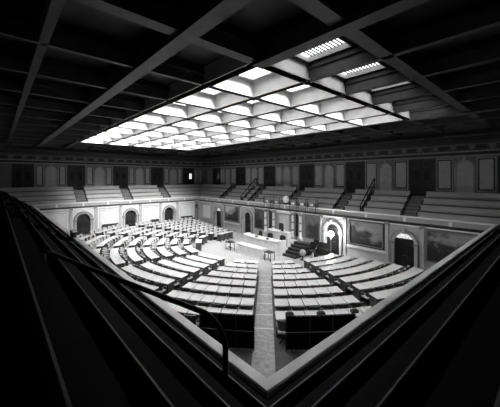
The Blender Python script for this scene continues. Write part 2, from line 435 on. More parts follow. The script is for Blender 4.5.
FST = [5.4, 11.5, 17.6, 23.6, 29.6]; LST = [4.6, 9.97, 15.3]
HW = .55
def bench(T, u0, u1, k, mitre0, mitre1, pale, label, group):
    """k: row; T(u, z, n) with n pointing from the parapet backwards (s)"""
    s0 = BS[k]; z = FZ[k]; mid = (u0+u1)/2
    base = Vector(T(mid, z, s0)); o = empty('gallery_bench', base)
    T2 = lambda u, zz, n: tuple(Vector(T(u, zz, n))-base)
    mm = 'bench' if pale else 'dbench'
    def ext(s): return (u0-(s if mitre0 else 0), u1+(s if mitre1 else 0))
    def slab(name, a, b, za, zb, m):
        q = MB(); (p0,p1),(r0,r1) = ext(a), ext(b)
        V = [T2(p0,za,a),T2(p1,za,a),T2(r1,za,b),T2(r0,za,b),T2(p0,zb,a),T2(p1,zb,a),T2(r1,zb,b),T2(r0,zb,b)]
        q.mesh(V, [(0,1,2,3),(4,5,6,7),(0,1,5,4),(1,2,6,5),(2,3,7,6),(3,0,4,7)], m); return q.build(name, o)
    slab('seat', s0-.40, s0-.035, z+.40, z+.45, mm)
    slab('seat_front', s0-.33, s0-.30, z+.0, z+.40, 'benchs' if pale else 'dbench')  # pale benches: under-seat shade put into the seat front colour
    slab('backrest', s0-.035, s0, z+.02, z+.775, mm)
    slab('top_rail', s0-.04, s0+(.015 if pale else .004), z+.775, z+.80, 'bench') if pale else slab('top_rail', s0-.03, s0-.012, z+.775, z+.788, 'bedge')
    for u, mi, sg in ((u0, mitre0, 1), (u1, mitre1, -1)):
        if mi: continue
        q = MB(); uu = sorted((u, u+sg*.05))
        P = [(s0-.41,z),(s0+.005,z),(s0+.005,z+.79),(s0-.06,z+.79),(s0-.12,z+.52),(s0-.41,z+.47)]
        V = [T2(uu[0]-.01*(sg>0),zz,n) for n,zz in P]+[T2(uu[1]+.01*(sg<0),zz,n) for n,zz in P]; n_ = len(P)
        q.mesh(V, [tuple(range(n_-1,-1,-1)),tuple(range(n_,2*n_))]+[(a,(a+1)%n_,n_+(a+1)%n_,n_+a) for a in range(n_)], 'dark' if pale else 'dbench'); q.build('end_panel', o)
    tag(o, label, 'bench', group)
GL = lambda u, z, s: (-s, u, z); GF = lambda u, z, s: (u, D+s, z); GR = lambda u, z, s: (W+s, u, z); GB = lambda u, z, s: (u, -s, z)
ROWN = ['front row','second row','third row','top row']
GAP = {9.85: .1, 25.85: .1}                    # narrow gaps that hold a handrail
def side(T, u0, u1, st, pale, names, group):
    edges = [u0]+[x for s in st for x in (s-GAP.get(s, HW), s+GAP.get(s, HW))]+[u1]
    for i in range(0, len(edges), 2):
        for k in range(4):
            bench(T, edges[i], edges[i+1], k, i == 0, i+2 == len(edges), pale, names[i//2] % ROWN[k], group)
side(GL, 0, D, LST, True, ['pale %s bench at the near end of the left gallery','pale %s bench, left gallery, above the wall between first and middle arches','pale %s bench, left gallery, above the wall past the middle arch','pale %s bench, left gallery, against the far corner'], 'pale benches of the left gallery')
side(GF, 0, W, sorted(FST+list(GAP)), True, ['pale %s bench, rostrum-side gallery, against the far corner','%s bench, rostrum-side gallery, above the pale-sky landscape painting','short %s bench, rostrum-side gallery, between the farther handrail and the stairs','%s bench, rostrum-side gallery, behind the press desks, far half','%s bench, rostrum-side gallery, behind the press desks, near half','short %s bench, rostrum-side gallery, between the stairs and nearer handrail','%s bench, rostrum-side gallery, above the large landscape painting','%s bench, rostrum-side gallery, past the dark arched door'], 'benches of the gallery above the rostrum')
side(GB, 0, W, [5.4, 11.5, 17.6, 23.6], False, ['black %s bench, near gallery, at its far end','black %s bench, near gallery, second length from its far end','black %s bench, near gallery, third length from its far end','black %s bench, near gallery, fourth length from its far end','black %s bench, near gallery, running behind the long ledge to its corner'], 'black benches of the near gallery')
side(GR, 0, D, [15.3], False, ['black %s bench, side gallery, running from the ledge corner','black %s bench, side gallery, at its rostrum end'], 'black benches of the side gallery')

# gallery stairs
sn = 0
for T, lst in ((GL, LST), (GF, FST), (GB, [5.4, 11.5, 17.6, 23.6]), (GR, [15.3])):
    for c in lst:
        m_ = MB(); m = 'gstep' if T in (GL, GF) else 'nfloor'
        levels = []
        for k in range(4):
            nz = FZ[k+1] if k < 3 else 5.45
            levels.append((BS[k]-.30, (FZ[k]+nz)/2-.0, BS[k]+.04))
            z = (FZ[k]+nz)/2
            V = [T(c+a*(HW-.02), zz, s) for s, zz in ((BS[k]-.30, FZ[k]), (BS[k]+.04, FZ[k]), (BS[k]+.04, z), (BS[k]-.30, z)) for a in (-1, 1)]
            m_.mesh(V, [(0,2,3,1),(4,6,7,5),(2,4,5,3),(0,6,4,2),(1,3,5,7)], m); m_.mesh(V, [(0,1,7,6)], 'benchs' if m == 'gstep' else m)
            s1 = BS[k+1]-.30 if k < 3 else BS[k]+.4
            m_.mesh([T(c+a*(HW-.02), zz, s) for s, zz in ((BS[k]+.035, nz-.18), (s1, nz-.18), (s1, nz+.012), (BS[k]+.035, nz+.012)) for a in (-1, 1)],
                    [(0,2,3,1),(4,6,7,5),(2,4,5,3),(0,6,4,2),(1,3,5,7)], m)
            m_.mesh([T(c+a*(HW-.02), zz, BS[k]+.032) for zz in (nz-.25, nz+.0) for a in (-1, 1)], [(0,1,3,2)], 'benchs' if m == 'gstep' else m)
        sn += 1; tag(m_.build('gallery_stairs'), kind='structure')
# handrails on the stairs of the rostrum side gallery
def handrail(T, u, label):
    b = Vector(T(u, FZ[0], .42)); o = empty('handrail', b)
    T2 = lambda uu, z, s: tuple(Vector(T(uu, z, s))-b)
    lo, hi = T2(u, 4.62, .42), T2(u, 6.92, 3.1)
    m_ = MB(); m_.tube([T2(u,4.25,.36), lo, hi, T2(u, 6.7, 3.2)], .05, 'iron', 8); m_.build('top_rail', o)
    m_ = MB(); m_.tube([T2(u,4.12,.42), T2(u,6.42,3.1)], .03, 'iron', 6); m_.build('lower_rail', o)
    for s in (.42, 1.75, 3.1):
        z = 4.62+(6.92-4.62)*(s-.42)/2.68
        zb = FZ[0] if s < 1 else (FZ[2] if s < 2 else 5.45)
        m_ = MB(); m_.tube([T2(u,zb,s), T2(u,z,s)], .04, 'iron', 6); m_.build('post', o)
    tag(o, label, 'handrail', 'iron handrails of the gallery above the rostrum')
handrail(GF, 25.85, 'black iron handrail between gallery benches above the large landscape painting')
handrail(GF, 9.85, 'black iron handrail between gallery benches left of the press desks')

# ---------------------------------------------------------------- upper walls
ZT = 8.85
def niche(parent, T, c):
    m_ = MB(); a = .52; zs = 7.75
    m_.strip([(c-a,5.6)]+arc(c, zs, a)+[(c+a,5.6)], [(c-a-.12,5.6)]+arc(c, zs, a+.12)+[(c+a+.12,5.6)], 0, .09, 'utrim', T)
    m_.prism([(c-a,5.6)]+arc(c, zs, a)+[(c+a,5.6)], 0, .02, 'upanel', T)
    bx(m_, T, c-.1, c+.1, zs+a, zs+a+.3, 0, .13, 'utrim')
    m_.build('arched_niche', parent)
def upanel(parent, T, u0, u1):
    m_ = MB(); frame_strip(m_, T, u0, u1, 5.95, 8.5, .07, 0, .06, 'utrim'); frame_strip(m_, T, u0+.07, u1-.07, 6.02, 8.43, .1, 0, .02, 'shadow'); bx(m_, T, u0+.17, u1-.17, 6.12, 8.33, 0, .035, 'upanel'); m_.build('panel', parent)
def udoor(T, c, lit=False, hw=.85):
    dn[0] += 1
    base = Vector(T(c, 5.45, 0)); o = empty('door_%d' % dn[0], base); tag(o, kind='structure')
    T2 = lambda u, z, n: tuple(Vector(T(u, z, n))-base)
    m_ = MB(); inn = [(c-hw,5.45),(c-hw,8.4),(c+hw,8.4),(c+hw,5.45)]; out = [(c-hw-.14,5.45),(c-hw-.14,8.56),(c+hw+.14,8.56),(c+hw+.14,5.45)]
    m_.strip(inn, out, 0, .1, 'shadow', T2); m_.build('casing', o)
    for s_ in (-1, 1):
        u0, u1 = sorted((c+.01*s_, c+s_*hw))
        m_ = MB(); bx(m_, T2, u0, u1, 5.46, 8.4, .0, .04, 'darkdoor')
        for z0, z1 in ((5.6,6.5),(6.65,7.75),(7.85,8.3)): frame_strip(m_, T2, u0+.12, u1-.12, z0, z1, .06, .04, .065, 'shadow')
        lf = m_.build('door_leaf', o)
        q = MB(); bx(q, T2, u0+.2, u1-.2, 6.75, 7.65, .04, .05, 'lit' if (lit and s_ > 0) else 'dglass'); q.build('glass_pane', lf)
def uwall(name, T, u0, u1, doors, bays=True, lits=()):
    m_ = MB(); bx(m_, T, u0, u1, 3.2, 11.6, -.3, 0, 'uwall'); o = tag(m_.build(name), kind='structure')
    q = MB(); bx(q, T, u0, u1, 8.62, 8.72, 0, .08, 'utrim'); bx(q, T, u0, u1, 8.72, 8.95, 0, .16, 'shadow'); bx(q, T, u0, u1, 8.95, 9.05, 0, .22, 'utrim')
    bx(q, T, u0, u1, 9.6, 9.75, 0, .3, 'rib'); bx(q, T, u0, u1, 9.75, 10.1, 0, .5, 'darkceil'); bx(q, T, u0, u1, 10.1, 10.25, 0, .7, 'rib'); q.build('cornice', o)
    q = MB(); n = int((u1-u0)/1.2)
    for k in range(n):
        c = u0+(k+.5)*(u1-u0)/n; bx(q, T, c-.4, c+.4, 9.15, 9.5, 0, .06, 'rib'); bx(q, T, c-.3, c+.3, 9.22, 9.43, .06, .08, 'shadow')
    q.build('frieze_grille', o)
    q = MB(); n = int((u1-u0)/.3)
    for k in range(n):
        c = u0+(k+.5)*(u1-u0)/n; bx(q, T, c-.07, c+.07, 9.05, 9.15, 0, .2, 'rib')
    q.build('dentils', o)
    if bays:
        for d in doors: udoor(T, d, d in lits)
        ds = sorted(doors)
        for a, b in zip(ds, ds[1:]):
            g = b-a; c = (a+b)/2
            niche(o, T, c)
            pw = (g/2-1.05-.72)
            if pw > .45:
                for s_ in (-1, 1):
                    x0, x1 = sorted((c+s_*.74, c+s_*(g/2-1.07))); upanel(o, T, x0, x1)
        for s_ in (ds[0]-1.05, ds[-1]+1.05): pass
    return o
ul = uwall('wall_left_gallery', TLU, -G-.3, D+G+.3, LDOORS+[-.7, 20.6], lits=(20.6,))
uf = uwall('wall_front_gallery', TFU, -G-.3, W+G+.3, [-.6, 5.6, 11.5, 17.5, 23.5, 29.5, 35.4])
for u in (22.1, 22.95): upanel(ul, TLU, u-.35, u+.35)
for u in (-2.95, -2.1): upanel(uf, TFU, u-.35, u+.35)
uwall('wall_right_gallery', TRU, -G-.3, D+G+.3, [], False)
uwall('wall_rear_gallery', TBU, -G-.3, W+G+.3, [], False)

# ---------------------------------------------------------------- ceiling and skylight
ZC = 10.7
SX0, SX1, NX = 3.6, 30.9, 9
SY0, SY1, NY = 3.3, 16.65, 5
PX, PY = (SX1-SX0)/NX, (SY1-SY0)/NY
gx = [SX0+PX*k for k in range(-3, NX+4)]; gx = [x for x in gx if -G < x < W+G]
gy = [SY0+PY*k for k in range(-3, NY+4)]; gy = [y for y in gy if -G < y < D+G]
c = MB()
# closed deck round the skylight
for a, b in (((-G-.3,-G-.3),(W+G+.3,SY0)),((-G-.3,SY1),(W+G+.3,D+G+.3)),((-G-.3,SY0),(SX0,SY1))):
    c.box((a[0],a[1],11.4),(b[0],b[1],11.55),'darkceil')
ring = [SY0+PY*k for k in range(NY)]
c.box((SX1+PX,SY0,11.4),(W+G+.3,SY1,11.55),'darkceil')
for y in ring:
    c.box((SX1,y,11.4),(SX1+.3,y+PY,11.55),'darkceil'); c.box((SX1+PX-1.0,y,11.4),(SX1+PX,y+PY,11.55),'darkceil')
    c.box((SX1+.3,y,11.4),(SX1+PX-1.0,y+.6,11.55),'darkceil'); c.box((SX1+.3,y+PY-.3,11.4),(SX1+PX-1.0,y+PY,11.55),'darkceil')
ce = tag(c.build('ceiling'), kind='structure')
def inY(y): return SY0-.01 <= y <= SY1+.01
def inX(x): return SX0-.01 <= x <= SX1+.01
bm_ = MB()
for y in gy:
    main = abs(y-SY0) < .1 or abs(y-SY1) < .1 or abs(y-(SY0-PY)) < .1 or abs(y-(SY1+PY)) < .1
    w = .22 if main else .11
    zb = ZC-.12 if main else ZC
    for x0, x1 in ((-G, SX0), (SX1, W+G)) if inY(y) else ((-G, W+G),):
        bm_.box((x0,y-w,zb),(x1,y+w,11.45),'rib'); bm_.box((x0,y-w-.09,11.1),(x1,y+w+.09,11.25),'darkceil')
for x in gx:
    main = abs(x-SX0) < .1 or abs(x-SX1) < .1 or abs(x-(SX1+PX)) < .1
    w = .2 if main else .09
    for y0, y1 in ((-G, SY0), (SY1, D+G)) if inX(x) else ((-G, D+G),):
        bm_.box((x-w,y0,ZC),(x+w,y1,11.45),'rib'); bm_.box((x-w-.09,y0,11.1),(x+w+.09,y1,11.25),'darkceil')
bm_.build('dark_beams', ce)
bm_ = MB()
for k in range(NY+1):
    y = SY0+PY*k; w = .16 if k in (0, NY) else .11
    bm_.box((SX0-.11,y-w,ZC),(SX1+.11,y+w,11.5),'lightceil'); bm_.box((SX0-.11,y-w-.05,ZC),(SX1+.11,y+w+.05,ZC+.07),'lightceil')
for k in range(NX+1):
    x = SX0+PX*k; w = .16 if k in (0, NX) else .11
    bm_.box((x-w,SY0-.11,ZC+.002),(x+w,SY1+.11,11.5),'lightceil'); bm_.box((x-w-.05,SY0-.11,ZC+.002),(x+w+.05,SY1+.11,ZC+.072),'lightceil')
bm_.build('skylight_beams', ce)
bm_ = MB()
for i in range(NX+1):
    for j in range(NY+1):
        x, y = SX0+PX*i, SY0+PY*j
        bm_.lathe([(.05,-.1),(.13,-.05),(.13,.02)], (x,y,ZC), 'rib', 8)
bm_.build('bosses', ce)
def framebox(mb, x0, x1, y0, y1, w, z0, z1, m):
    mb.box((x0,y0,z0),(x1,y0+w,z1),m); mb.box((x0,y1-w,z0),(x1,y1,z1),m); mb.box((x0,y0+w,z0),(x0+w,y1-w,z1),m); mb.box((x1-w,y0+w,z0),(x1,y1-w,z1),m)
fr = MB(); hx, hy = PX/2-.11, PY/2-.11
framebox(fr, -hx, hx, -hy, hy, .36, 11.42, 11.5, 'lightceil')
framebox(fr, -hx+.3, hx-.3, -hy+.3, hy-.3, .07, 11.36, 11.9, 'lightceil')
frd = fr.data('coffer_frame')
gl = MB(); gl.face([(-hx+.35,-hy+.35,11.84),(hx-.35,-hy+.35,11.84),(hx-.35,hy-.35,11.84),(-hx+.35,hy-.35,11.84)],'sky'); gld = gl.data('pane')
mu = MB()
for k in range(1, 5):
    x = -hx+.37+(2*hx-.74)*k/5; mu.box((x-.018,-hy+.35,11.8),(x+.018,hy-.35,11.83),'rib')
for k in range(1, 4):
    y = -hy+.37+(2*hy-.74)*k/4; mu.box((-hx+.35,y-.018,11.797),(hx-.35,y+.018,11.827),'rib')
# outlined centre ornament in the glass
framebox(mu, -.55, .55, -.45, .45, .05, 11.79, 11.82, 'rib')
mud = mu.data('muntin')
wn = 0
for i in range(NX):
    for j in range(NY):
        wn += 1; o = empty('window_%d' % wn, (SX0+PX*(i+.5), SY0+PY*(j+.5), 0)); tag(o, kind='structure')
        for nm, dd in (('coffer_frame', frd), ('pane', gld), ('muntin', mud)):
            p = bpy.data.objects.new(nm, dd); COL.objects.link(p); p.parent = o
# narrower lights in the side ring of coffers
g2 = MB(); g2.face([(-.85,-.88,11.5),(.85,-.88,11.5),(.85,.88,11.5),(-.85,.88,11.5)],'sky2'); g2d = g2.data('pane')
f2 = MB()
framebox(f2, -.88, .88, -.89, .89, .05, 11.3, 11.56, 'utrim')
for k in range(1, 12): f2.box((-.83+1.66*k/12-.02,-.84,11.46),(-.83+1.66*k/12+.02,.84,11.49),'rib')
f2d = f2.data('coffer_frame')
for y in ring:
    wn += 1; o = empty('window_%d' % wn, (SX1+.3+(PX-1.3)/2, y+PY/2+.15, 0)); tag(o, kind='structure')
    for nm, dd in (('coffer_frame', f2d), ('pane', g2d)):
        p = bpy.data.objects.new(nm, dd); COL.objects.link(p); p.parent = o

# ---------------------------------------------------------------- rostrum
ro = empty('rostrum', (XC, 16.6, 0))
def bow(x0, x1, yf, yb, bowd, n=14):
    pts = []
    for k in range(n+1):
        t = k/n; pts.append((x0+(x1-x0)*t, yf-bowd*math.sin(math.pi*t)))
    return pts+[(x1, yb), (x0, yb)]
def vprism(mb, poly, z0, z1, m):
    k = len(poly); V = [(x,y,z0) for x,y in poly]+[(x,y,z1) for x,y in poly]
    mb.mesh(V, [tuple(range(k-1,-1,-1)), tuple(range(k,2*k))]+[(j,(j+1)%k,k+(j+1)%k,k+j) for j in range(k)], m)
def grow(x0, x1, yf, yb, b, e): return bow(x0-e, x1+e, yf-e, yb+e, b)
def tier(name, x0, x1, yf, yb, b, z0, z1):
    m_ = MB(); vprism(m_, bow(x0, x1, yf, yb, b), z0+.08, z1-.07, 'marble'); vprism(m_, grow(x0, x1, yf, yb, b, .05), z0, z0+.1, 'marble'); 
    # raised panels round the curved face
    P = bow(x0, x1, yf-.0, yb, b)
    for k in range(14):
        a, c_ = Vector((*P[k],0)), Vector((*P[k+1],0)); d_ = (c_-a); nn = Vector((d_.y,-d_.x,0)).normalized()*.03
        A, B = a+d_*.14, a+d_*.86
        z2, z3 = z0+.2, z1-.18
        m_.mesh([A+Vector((0,0,z2)),B+Vector((0,0,z2)),B+Vector((0,0,z3)),A+Vector((0,0,z3)),A+nn+Vector((0,0,z2+.04)),B+nn+Vector((0,0,z2+.04)),B+nn+Vector((0,0,z3-.04)),A+nn+Vector((0,0,z3-.04))],
                [(4,5,6,7),(0,1,5,4),(1,2,6,5),(2,3,7,6),(3,0,4,7)], 'marble')
    o = m_.build(name, ro)
    q = MB(); vprism(q, grow(x0, x1, yf, yb, b, .07), z1-.07, z1, 'marble'); q.build('desk_top', o)
tier('lower_desk', -.6, 2.7, -2.7, -2.15, .15, 0, .85)
tier('middle_desk', -1.75, 3.0, -.7, -.15, .4, 0, 1.22)
tier('upper_desk', -.25, 2.4, 1.0, 1.5, .2, .35, 1.75)
m_ = MB(); vprism(m_, bow(-1.65, 2.9, -.3, 2.45, .2), 0, .38, 'marble'); m_.build('lower_platform', ro)
m_ = MB(); vprism(m_, bow(-.6, 2.7, 1.4, 2.6, .05), .38, .8, 'marble'); m_.build('upper_platform', ro)
m_ = MB()
for k in range(5):
    m_.box((3.06, -.55+.42*k, 0), (4.6, -.55+.42*(k+1) if k < 4 else 1.9, .2*(k+1)-.03), 'dark'); m_.box((3.04, -.58+.42*k, .2*(k+1)-.03), (4.62, -.55+.42*(k+1) if k < 4 else 1.9, .2*(k+1)), 'deskb')
m_.build('steps', ro)
for x in (-1.78, 3.0):
    m_ = MB(); m_.cbox((x-.14,-.8,0),(x+.14,-.05,1.3),'marble'); m_.build('end_pier', ro)
tag(ro, 'white marble three-tiered rostrum with curved desks before the far wall', 'rostrum')
# speaker's chair, clerks' chairs
def highchair(x, y, z, rz, h, label, group=None, m='dark'):
    o = empty('armchair', (x, y, z), rz)
    q = MB(); q.cbox((-.3,-.28,.40),(.3,.3,.5),m,.03); q.build('seat', o)
    q = MB(); q.prism([(-.3,.5),(.3,.5),(.3,h-.12),(.2,h-.03),(0,h),(-.2,h-.03),(-.3,h-.12)], -.34, -.26, m, lambda u,zz,n:(u,n,zz)); q.build('backrest', o)
    for s_ in (-1, 1):
        q = MB(); q.cbox((s_*.3-.04,-.28,.66),(s_*.3+.04,.26,.72),m,.02); q.box((s_*.3-.03,.18,.5),(s_*.3+.03,.24,.66),m); q.build('armrest', o)
        for t in (-1, 1):
            q = MB(); q.tube([(s_*.25,t*.24,.4),(s_*.27,t*.26,0)],[.035,.025],m,6); q.build('leg', o)
    tag(o, label, 'chair', group)
highchair(XC+.45, 18.6, .8, math.pi, 1.5, 'tall dark armchair behind the upper rostrum desk, before the white door')
highchair(XC-.95, 16.95, .38, math.pi*.95, 1.15, 'dark clerk armchair at the left end of the middle rostrum desk', 'clerk chairs on the rostrum')
highchair(XC+.6, 16.85, .38, math.pi*1.05, 1.15, 'dark clerk armchair at the centre of the middle rostrum desk', 'clerk chairs on the rostrum')
highchair(XC+2.2, 16.9, .38, math.pi*1.05, 1.15, 'dark clerk armchair at the right end of the middle rostrum desk', 'clerk chairs on the rostrum')
# things on the desks of the rostrum
def inkstand(x, y, z, label):
    o = empty('inkstand', (x,y,z)); q = MB(); q.cbox((-.16,-.09,0),(.16,.09,.04),'dark',.01); q.build('tray', o)
    for s_ in (-.08, .08):
        q = MB(); q.lathe([(.05,.04),(.06,.08),(.05,.15),(.025,.17)], (s_,0,0), 'dark', 8); q.build('inkwell', o)
    tag(o, label, 'inkstand', 'inkstands on the rostrum')
inkstand(XC+.0, 15.8, 1.22, 'dark inkstand on the middle rostrum desk, left of its centre')
inkstand(XC+1.5, 15.8, 1.22, 'dark inkstand on the middle rostrum desk, right of its centre')
inkstand(XC+1.6, 17.75, 1.75, 'dark inkstand on the upper rostrum desk')
q = MB(); q.cbox((-.2,-.14,0),(.2,.14,.07),'paper',.01); q.cbox((-.17,-.12,.07),(.17,.12,.12),'paper',.01)
o = q.build('book'); o.location = (XC+.3, 17.75, 1.75); tag(o, 'pale closed books stacked on the upper rostrum desk', 'book')
# small dark stand to the left of the lower desk
o = empty('small_table', (15.9, 13.9, 0)); q = MB(); q.cbox((-.42,-.3,.72),(.42,.3,.78),'dark',.02); q.build('tabletop', o)
for a in (-.36, .36):
    for b in (-.24, .24):
        q = MB(); q.tube([(a,b,0),(a,b,.72)], .03, 'dark', 6); q.build('leg', o)
q = MB(); q.box((-.36,-.02,.2),(.36,.02,.26),'dark'); q.build('stretcher', o)
tag(o, 'small dark table on the open floor left of the lower rostrum desk', 'table')
# dark benches beside the rostrum steps
for k, (x, y, rz) in enumerate(((22.75, 19.45, 0), (23.9, 17.35, R(-25)))):
    o = empty('page_bench', (x, y, .0), rz)
    q = MB(); q.cbox((-.9,-.22,.4),(.9,.22,.46),'dark',.02); q.build('seat', o)
    q = MB(); q.cbox((-.9,.18,.46),(.9,.24,.95),'dark',.02); q.build('backrest', o)
    for a in (-.8, .8):
        q = MB(); q.cbox((a-.04,-.2,0),(a+.04,.22,.4),'dark',.01); q.build('leg', o)
    tag(o, ('dark wooden bench beside the rostrum steps, nearer the wall', 'dark wooden bench beside the rostrum steps, nearer the desks')[k], 'bench', 'dark benches beside the rostrum')

o = empty('globe', (22.75, 16.35, 0)); q = MB(); q.lathe([(.2,0),(.2,.05),(.05,.1),(.05,.3),(.12,.36)], (0,0,0), 'dark', 12); q.build('stand', o)
q = MB(); q.lathe([(.02,.34)]+[(.27*math.sin(R(a)), .61-.27*math.cos(R(a))) for a in range(15, 180, 15)]+[(.02,.88)], (0,0,0), 'cream', 16); q.build('ball', o)
tag(o, 'pale round globe on a dark stand beside the rostrum steps', 'globe')
o = empty('small_table', (21.0, 14.1, 0)); q = MB(); q.cbox((-.4,-.3,.7),(.4,.3,.76),'dark',.02); q.build('tabletop', o)
for a in (-.34, .34):
    for b in (-.24, .24):
        q = MB(); q.tube([(a,b,0),(a,b,.7)], .03, 'dark', 6); q.build('leg', o)
tag(o, 'small dark table at the right end of the lower rostrum desk', 'table')
highchair(22.55, 18.0, 0, R(200), 1.2, 'dark armchair between the rostrum steps and the tall grey picture', None)
highchair(21.95, 19.1, 0, R(170), 1.2, 'dark armchair against the wall below the tall grey picture', None)
# lamp before the arch, and globe lamp over the press desks
o = empty('standing_lamp', (23.75, 19.1, 0))
q = MB(); q.lathe([(.22,0),(.22,.04),(.08,.08),(.04,.2)], (0,0,0), 'brass', 12); q.build('base', o)
q = MB(); q.tube([(0,0,.15),(0,0,1.75)], .03, 'brass', 8); q.build('pole', o)
q = MB(); q.lathe([(.02,-.04),(.19,.04),(.27,.17),(.27,.27),(.19,.43),(.03,.5)], (0,0,1.75), 'lamp', 16); q.build('lamp_globe', o)
tag(o, 'brightly lit globe lamp on a pole before the arch by the large painting', 'lamp')
o = empty('globe_lamp', (17.75, D-.15, 4.1))
q = MB(); q.lathe([(.1,0),(.1,.03),(.03,.06),(.03,.2)], (0,.2,0), 'iron', 10); q.build('base', o)
q = MB(); q.lathe([(.03,.18),(.2,.26),(.32,.45),(.34,.62),(.28,.8),(.12,.93),(.02,.96)], (0,.2,0), 'lampdim', 18); q.build('lamp_globe', o)
tag(o, 'pale globe lamp on the ledge amid the press desks above the rostrum', 'lamp')
# press desks on the gallery ledge
for k in range(5):
    x = (15.1, 16.5, 18.85, 20.0, 21.15)[k]
    o = empty('press_desk', (x, D+.25, 4.1))
    q = MB(); q.box((-.5,-.42,.42),(.5,.25,.47),'bench'); q.build('desk_top', o)
    q = MB(); frame_strip(q, lambda u,z,n:(u,-n,z), -.3, .3, .02, .42, .06, .36, .4, 'dark'); q.box((-.24,-.38,.08),(.24,-.37,.36),'white'); q.build('front_panel', o)
    for s_ in (-.47, .47):
        q = MB(); q.tube([(s_,-.36,-.55),(s_,-.36,.75)], .03, 'iron', 6); q.tube([(s_,-.36,0),(s_,.1,0.02)], .02, 'iron', 6); q.build('post', o)
    tag(o, ORD[k]+' press desk from the far end, bracketed on the ledge above the rostrum', 'desk', 'press desks above the rostrum')
o = empty('press_rail', (17.7, D-.11, 4.1))
q = MB(); q.tube([(-3.2,0,.75),(4.1,0,.75)], .025, 'iron', 6); q.build('rail', o)
for x in (-3.2, 4.1):
    q = MB(); q.tube([(x,0,0),(x,0,.75)], .025, 'iron', 6); q.build('post', o)
tag(o, 'thin iron rail over the press desks above the rostrum', 'rail')

# ---------------------------------------------------------------- furniture along the walls
def sofa(x, y, rz, w, label):
    o = empty('sofa', (x,y,floor_z(math.hypot(x-RC[0],y-RC[1]))), rz)
    q = MB(); q.cbox((-w/2,-.4,.16),(w/2,.35,.45),'dark',.04); q.build('seat', o)
    q = MB(); q.cbox((-w/2,-.45,.3),(w/2,-.25,.98),'dark',.05); q.build('backrest', o)
    for s_ in (-1,1):
        q = MB(); q.cbox((s_*w/2-.1,-.42,.1),(s_*w/2+.1,.36,.66),'dark',.04); q.build('armrest', o)
        for t in (-.3,.25):
            q = MB(); q.tube([(s_*(w/2-.05),t,.16),(s_*(w/2-.05),t,0)], .035, 'dark', 6); q.build('leg', o)
    tag(o, label, 'sofa', 'dark sofas along the left wall')
sofa(.75, 17.9, -math.pi/2, 1.9, 'dark sofa against the left wall near the corner pier')
sofa(.75, 13.0, -math.pi/2, 1.2, 'dark short sofa against the left wall between middle and far arches')
sofa(.75, 7.4, -math.pi/2, 1.9, 'dark sofa against the left wall between near and middle arches')
# wall bracket lamp on the corner pier
o = empty('wall_bracket', (.2, D-.2, 2.45)); q = MB(); q.tube([(0,0,0),(.12,-.12,-.05),(.22,-.22,.08)], .03, 'dark', 6); q.build('arm', o)
q = MB(); q.lathe([(.04,0),(.15,.08),(.17,.28),(.08,.42)], (.24,-.24,.08), 'dark', 10); q.build('lamp_shade', o)
tag(o, 'dark bracket lamp on the corner pier between left and rostrum walls', 'lamp')

# ---------------------------------------------------------------- desks and chairs
def P(fn):
    mb = MB(); fn(mb); return mb
def grow_chair(mb):
    mb.v = [(x*1.06, y*1.06, z) for x, y, z in mb.v]; return mb
def desk_top(mb):
    V = [(-.309,-.31,.755),(.309,-.31,.755),(.309,.30,.79),(-.309,.30,.79)]
    top = [(x*1,y,z+.03) for x,y,z in V]
    mb.mesh(V+top, [(3,2,1,0),(4,5,6,7),(0,1,5,4),(1,2,6,5),(2,3,7,6),(3,0,4,7)], 'desk')
    mb.box((-.309,.24,.81),(.309,.30,.84),'desk')
def desk_front(mb): mb.box((-.27,.22,.12),(.27,.25,.77),'deskb'); mb.box((-.2,.25,.25),(.2,.262,.65),'deskb'); mb.box((-.27,-.22,.62),(.27,.22,.755),'deskb')
def desk_side(sx):
    def f(mb): mb.box((sx*.265-.018,-.25,.08),(sx*.265+.018,.25,.755),'deskb'); mb.box((sx*.265-.03,-.28,0),(sx*.265+.03,.28,.08),'deskb')
    return f
def drawer(mb): mb.cbox((-.2,-.25,.635),(.2,-.22,.73),'deskb',.008); mb.tube([(-.04,-.26,.68),(.04,-.26,.68)],.012,'brass',5)
DPARTS = [('desk_top', desk_top), ('front_panel', desk_front), ('side_panel', desk_side(-1)), ('side_panel', desk_side(1)), ('drawer', drawer)]
def ch_seat(mb): mb.cbox((-.24,-.22,.42),(.24,.24,.48),'chairs',.03)
def ch_back(mb):
    n = 8; a0, a1 = R(200), R(340)
    V = []; F = []
    for k in range(n+1):
        t = a0+(a1-a0)*k/n
        for rr, z in ((.25,.52),(.29,.92),(.26,.92),(.22,.52)):
            lean = .06*(z-.5)
            V.append((rr*math.cos(t), rr*math.sin(t)*.9+.02-lean, z+ (.05*math.sin(math.pi*k/n) if z > .7 else 0)))
    IN = []
    for k in range(n):
        for j in range(4): (IN if j in (1, 2) else F).append((4*k+j, 4*k+(j+1)%4, 4*k+4+(j+1)%4, 4*k+4+j))
    F += [(0,1,2,3), (4*n+3,4*n+2,4*n+1,4*n)]
    mb.mesh(V, F, 'chairb'); mb.mesh(V, IN, 'chairs')
def ch_arm(sx):
    def f(mb): mb.tube([(sx*.25,-.12,.70),(sx*.28,.05,.69),(sx*.27,.2,.68),(sx*.25,.2,.48)], .022, 'chair', 6)
    return f
def ch_base(mb):
    mb.tube([(0,0,.1),(0,0,.42)], .035, 'cbase', 6)
    for a in range(4):
        t = R(45+90*a); mb.tube([(0,0,.16),(.26*math.cos(t),.26*math.sin(t),.02)], [.03,.02], 'cbase', 5)
CPARTS = [('seat', ch_seat), ('backrest', ch_back), ('armrest', ch_arm(-1)), ('armrest', ch_arm(1)), ('pedestal', ch_base)]
DM = [(n, P(f).data('desk_'+n)) for n, f in DPARTS]; CM = [(n, grow_chair(P(f)).data('chair_'+n)) for n, f in CPARTS]
def joined(parts):
    mb = MB()
    for n, f in parts: f(mb)
    return mb
DJ, CJ = joined(DPARTS), grow_chair(joined(CPARTS))
